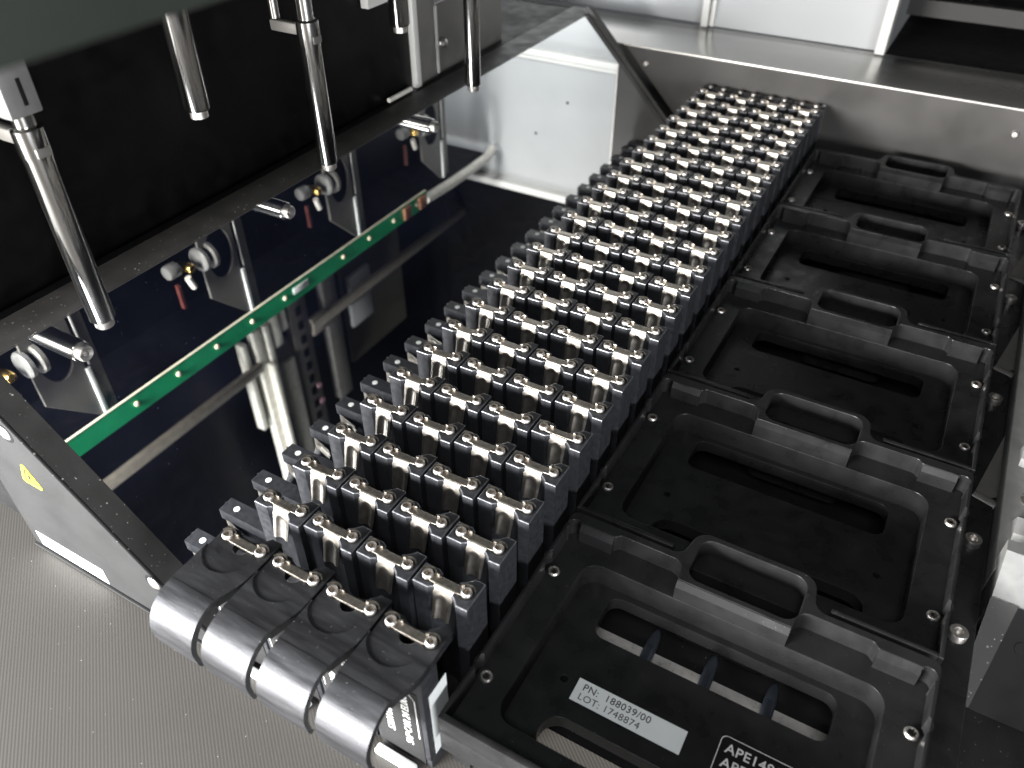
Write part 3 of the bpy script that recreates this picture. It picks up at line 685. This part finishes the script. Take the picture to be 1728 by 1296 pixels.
# pipette tubes
def pipette(y, ztip, long_):
    root = thing('pipette_tube', ('long' if long_ else 'short') + ' polished steel pipette tube', 'pipette', (-85, y, ztip))
    def pt(name, bm_, m): o = obj(name, fin(bm_, name, 40), m, root); o.location = -Vector(root.location); return o
    if long_:
        bm = bmesh.new(); lathe(bm, [(4.0, ztip + 3.4), (4.5, ztip + 4.0), (4.5, 104), (4.9, 106), (4.9, 114), (4.0, 114.6)], 28, (-85, y, 0)); pt('tube', bm, CHROME)
        bm = bmesh.new(); lathe(bm, [(0.01, ztip - 0.3), (1.0, ztip), (1.1, ztip + 1), (2.9, ztip + 0.2), (3.4, ztip + 0.8), (3.4, ztip + 3.6)], 24, (-85, y, 0)); pt('tip_nozzle', bm, STEEL)
        bm = bmesh.new(); lathe(bm, [(3.3, 114), (3.3, 236)], 24, (-85, y, 0)); pt('plunger_rod', bm, CHROME)
        bm = bmesh.new(); box(bm, -104, -88, y - 2.4, y + 1.6, 108, 112.6, 0.8); pt('side_arm', bm, GPL)
        bm = bmesh.new(); lathe(bm, [(2.2, 113), (2.2, 236)], 18, (-102, y - 0.5, 0)); pt('guide_rod', bm, CHROME)
        bm = bmesh.new(); box(bm, -82.6, -80.0, y - 2.6, y + 2.2, 105.5, 108.5, 0.3); pt('latch', bm, GPL)
        if y < 100:
            bm = bmesh.new(); box(bm, -91, -79, y - 6.5, y + 4.0, 119, 146, 0.6); o = pt('head_block', bm, ALU)
            bm = bmesh.new(); box(bm, -79.2, -78.8, y - 1.2, y + 0.2, 122, 130, 0.1); s = obj('slot', fin(bm, 'slot'), DARK, o)
    else:
        bm = bmesh.new(); lathe(bm, [(4.3, ztip + 3.4), (4.8, ztip + 4.2), (4.8, 236)], 28, (-85, y, 0)); pt('tube', bm, CHROME)
        bm = bmesh.new(); lathe(bm, [(2.0, ztip), (3.3, ztip + 0.5), (3.3, ztip + 3.6)], 24, (-85, y, 0)); pt('tip_nozzle', bm, STEEL)
    return root
tb = {}
for y, z, lg in ((29.9, 39.5, True), (94.1, 95, False), (158.7, 48.6, True), (221.9, 93.3, False), (285.9, 45.3, True)):
    tb[y] = pipette(y, z, lg)
tb[29.9]['label'] = 'long polished steel pipette tube with silver slotted head block'
tb[94.1]['label'] = 'short steel pipette tube ending just under the arm cover edge'
tb[158.7]['label'] = 'long polished steel pipette tube with side arm and clamp, between two short tubes'
tb[221.9]['label'] = 'short steel pipette tube beside the bright edged upright bracket'
tb[285.9]['label'] = 'long dark steel pipette tube crossing the flange before the white reflection'
for o in tb.values(): o['group'] = 'pipette tubes under the arm'
# instrument ceiling, seen only in the mirror
tag(obj('instrument_ceiling', bbox(70, 1500, 90, 900, 345, 350), VOID), kind='structure')
ca = thing('ceiling_rail', 'tan ceiling rail running back, reflected in the mirror', 'rail', (224, 400, 345))
part('rail', bbox(218, 229, 120, 318, 298, 304, 1), TAN, ca)
part('rail', bbox(218, 229, 395, 700, 298, 304, 1), TAN, ca)
ce = thing('ceiling_extrusions', 'cream aluminium extrusions under the instrument ceiling, reflected in the mirror', 'extrusion', (290, 340, 345))
for y0, y1, x0, x1, z in ((316, 328, 182, 640, 300), (330, 338, 182, 300, 298), (340, 352, 170, 216, 299), (346, 362, 240, 560, 299), (354, 364, 170, 205, 301), (302, 309, 190, 300, 302), (325, 331, 225, 420, 292)):
    part('extrusion', bbox(x0, x1, y0, y1, z, z + 10, 1.2), BAR, ce)
part('clamp', bbox(216, 240, 344, 362, 303, 311, 1), GPL, ce)
part('drive_track', bbox(170, 620, 368, 394, 302, 312, 1), GPL, ce)
for x in range(190, 420, 18): part('track_slot', bbox(x, x + 9, 377, 384, 300.6, 302.5), VOID, ce)
for x in (300, 322): 
    bm = bmesh.new(); lathe(bm, [(3.4, 300), (4, 301), (4, 303)], 16, (x, 389, 0)); part('lens', fin(bm, 'lens'), PURP, ce)
part('cross_beam', bbox(170, 345, 420, 442, 302, 312, 1), GPL, ce)
part('cross_bar', bbox(214, 236, 395, 420, 300, 306, 1), TAN, ce)
cp = thing('ceiling_panel', 'olive grey ceiling panel with white cover plates, reflected in the mirror', 'panel', (280, 540, 345))
part('panel', bbox(170, 330, 470, 580, 320, 324), OLIVE, cp)
part('cover_plate', bbox(205, 240, 468, 505, 306, 312, 1), WHITE, cp)
part('cover_plate', bbox(236, 268, 462, 500, 304, 310, 1), WHITE, cp)
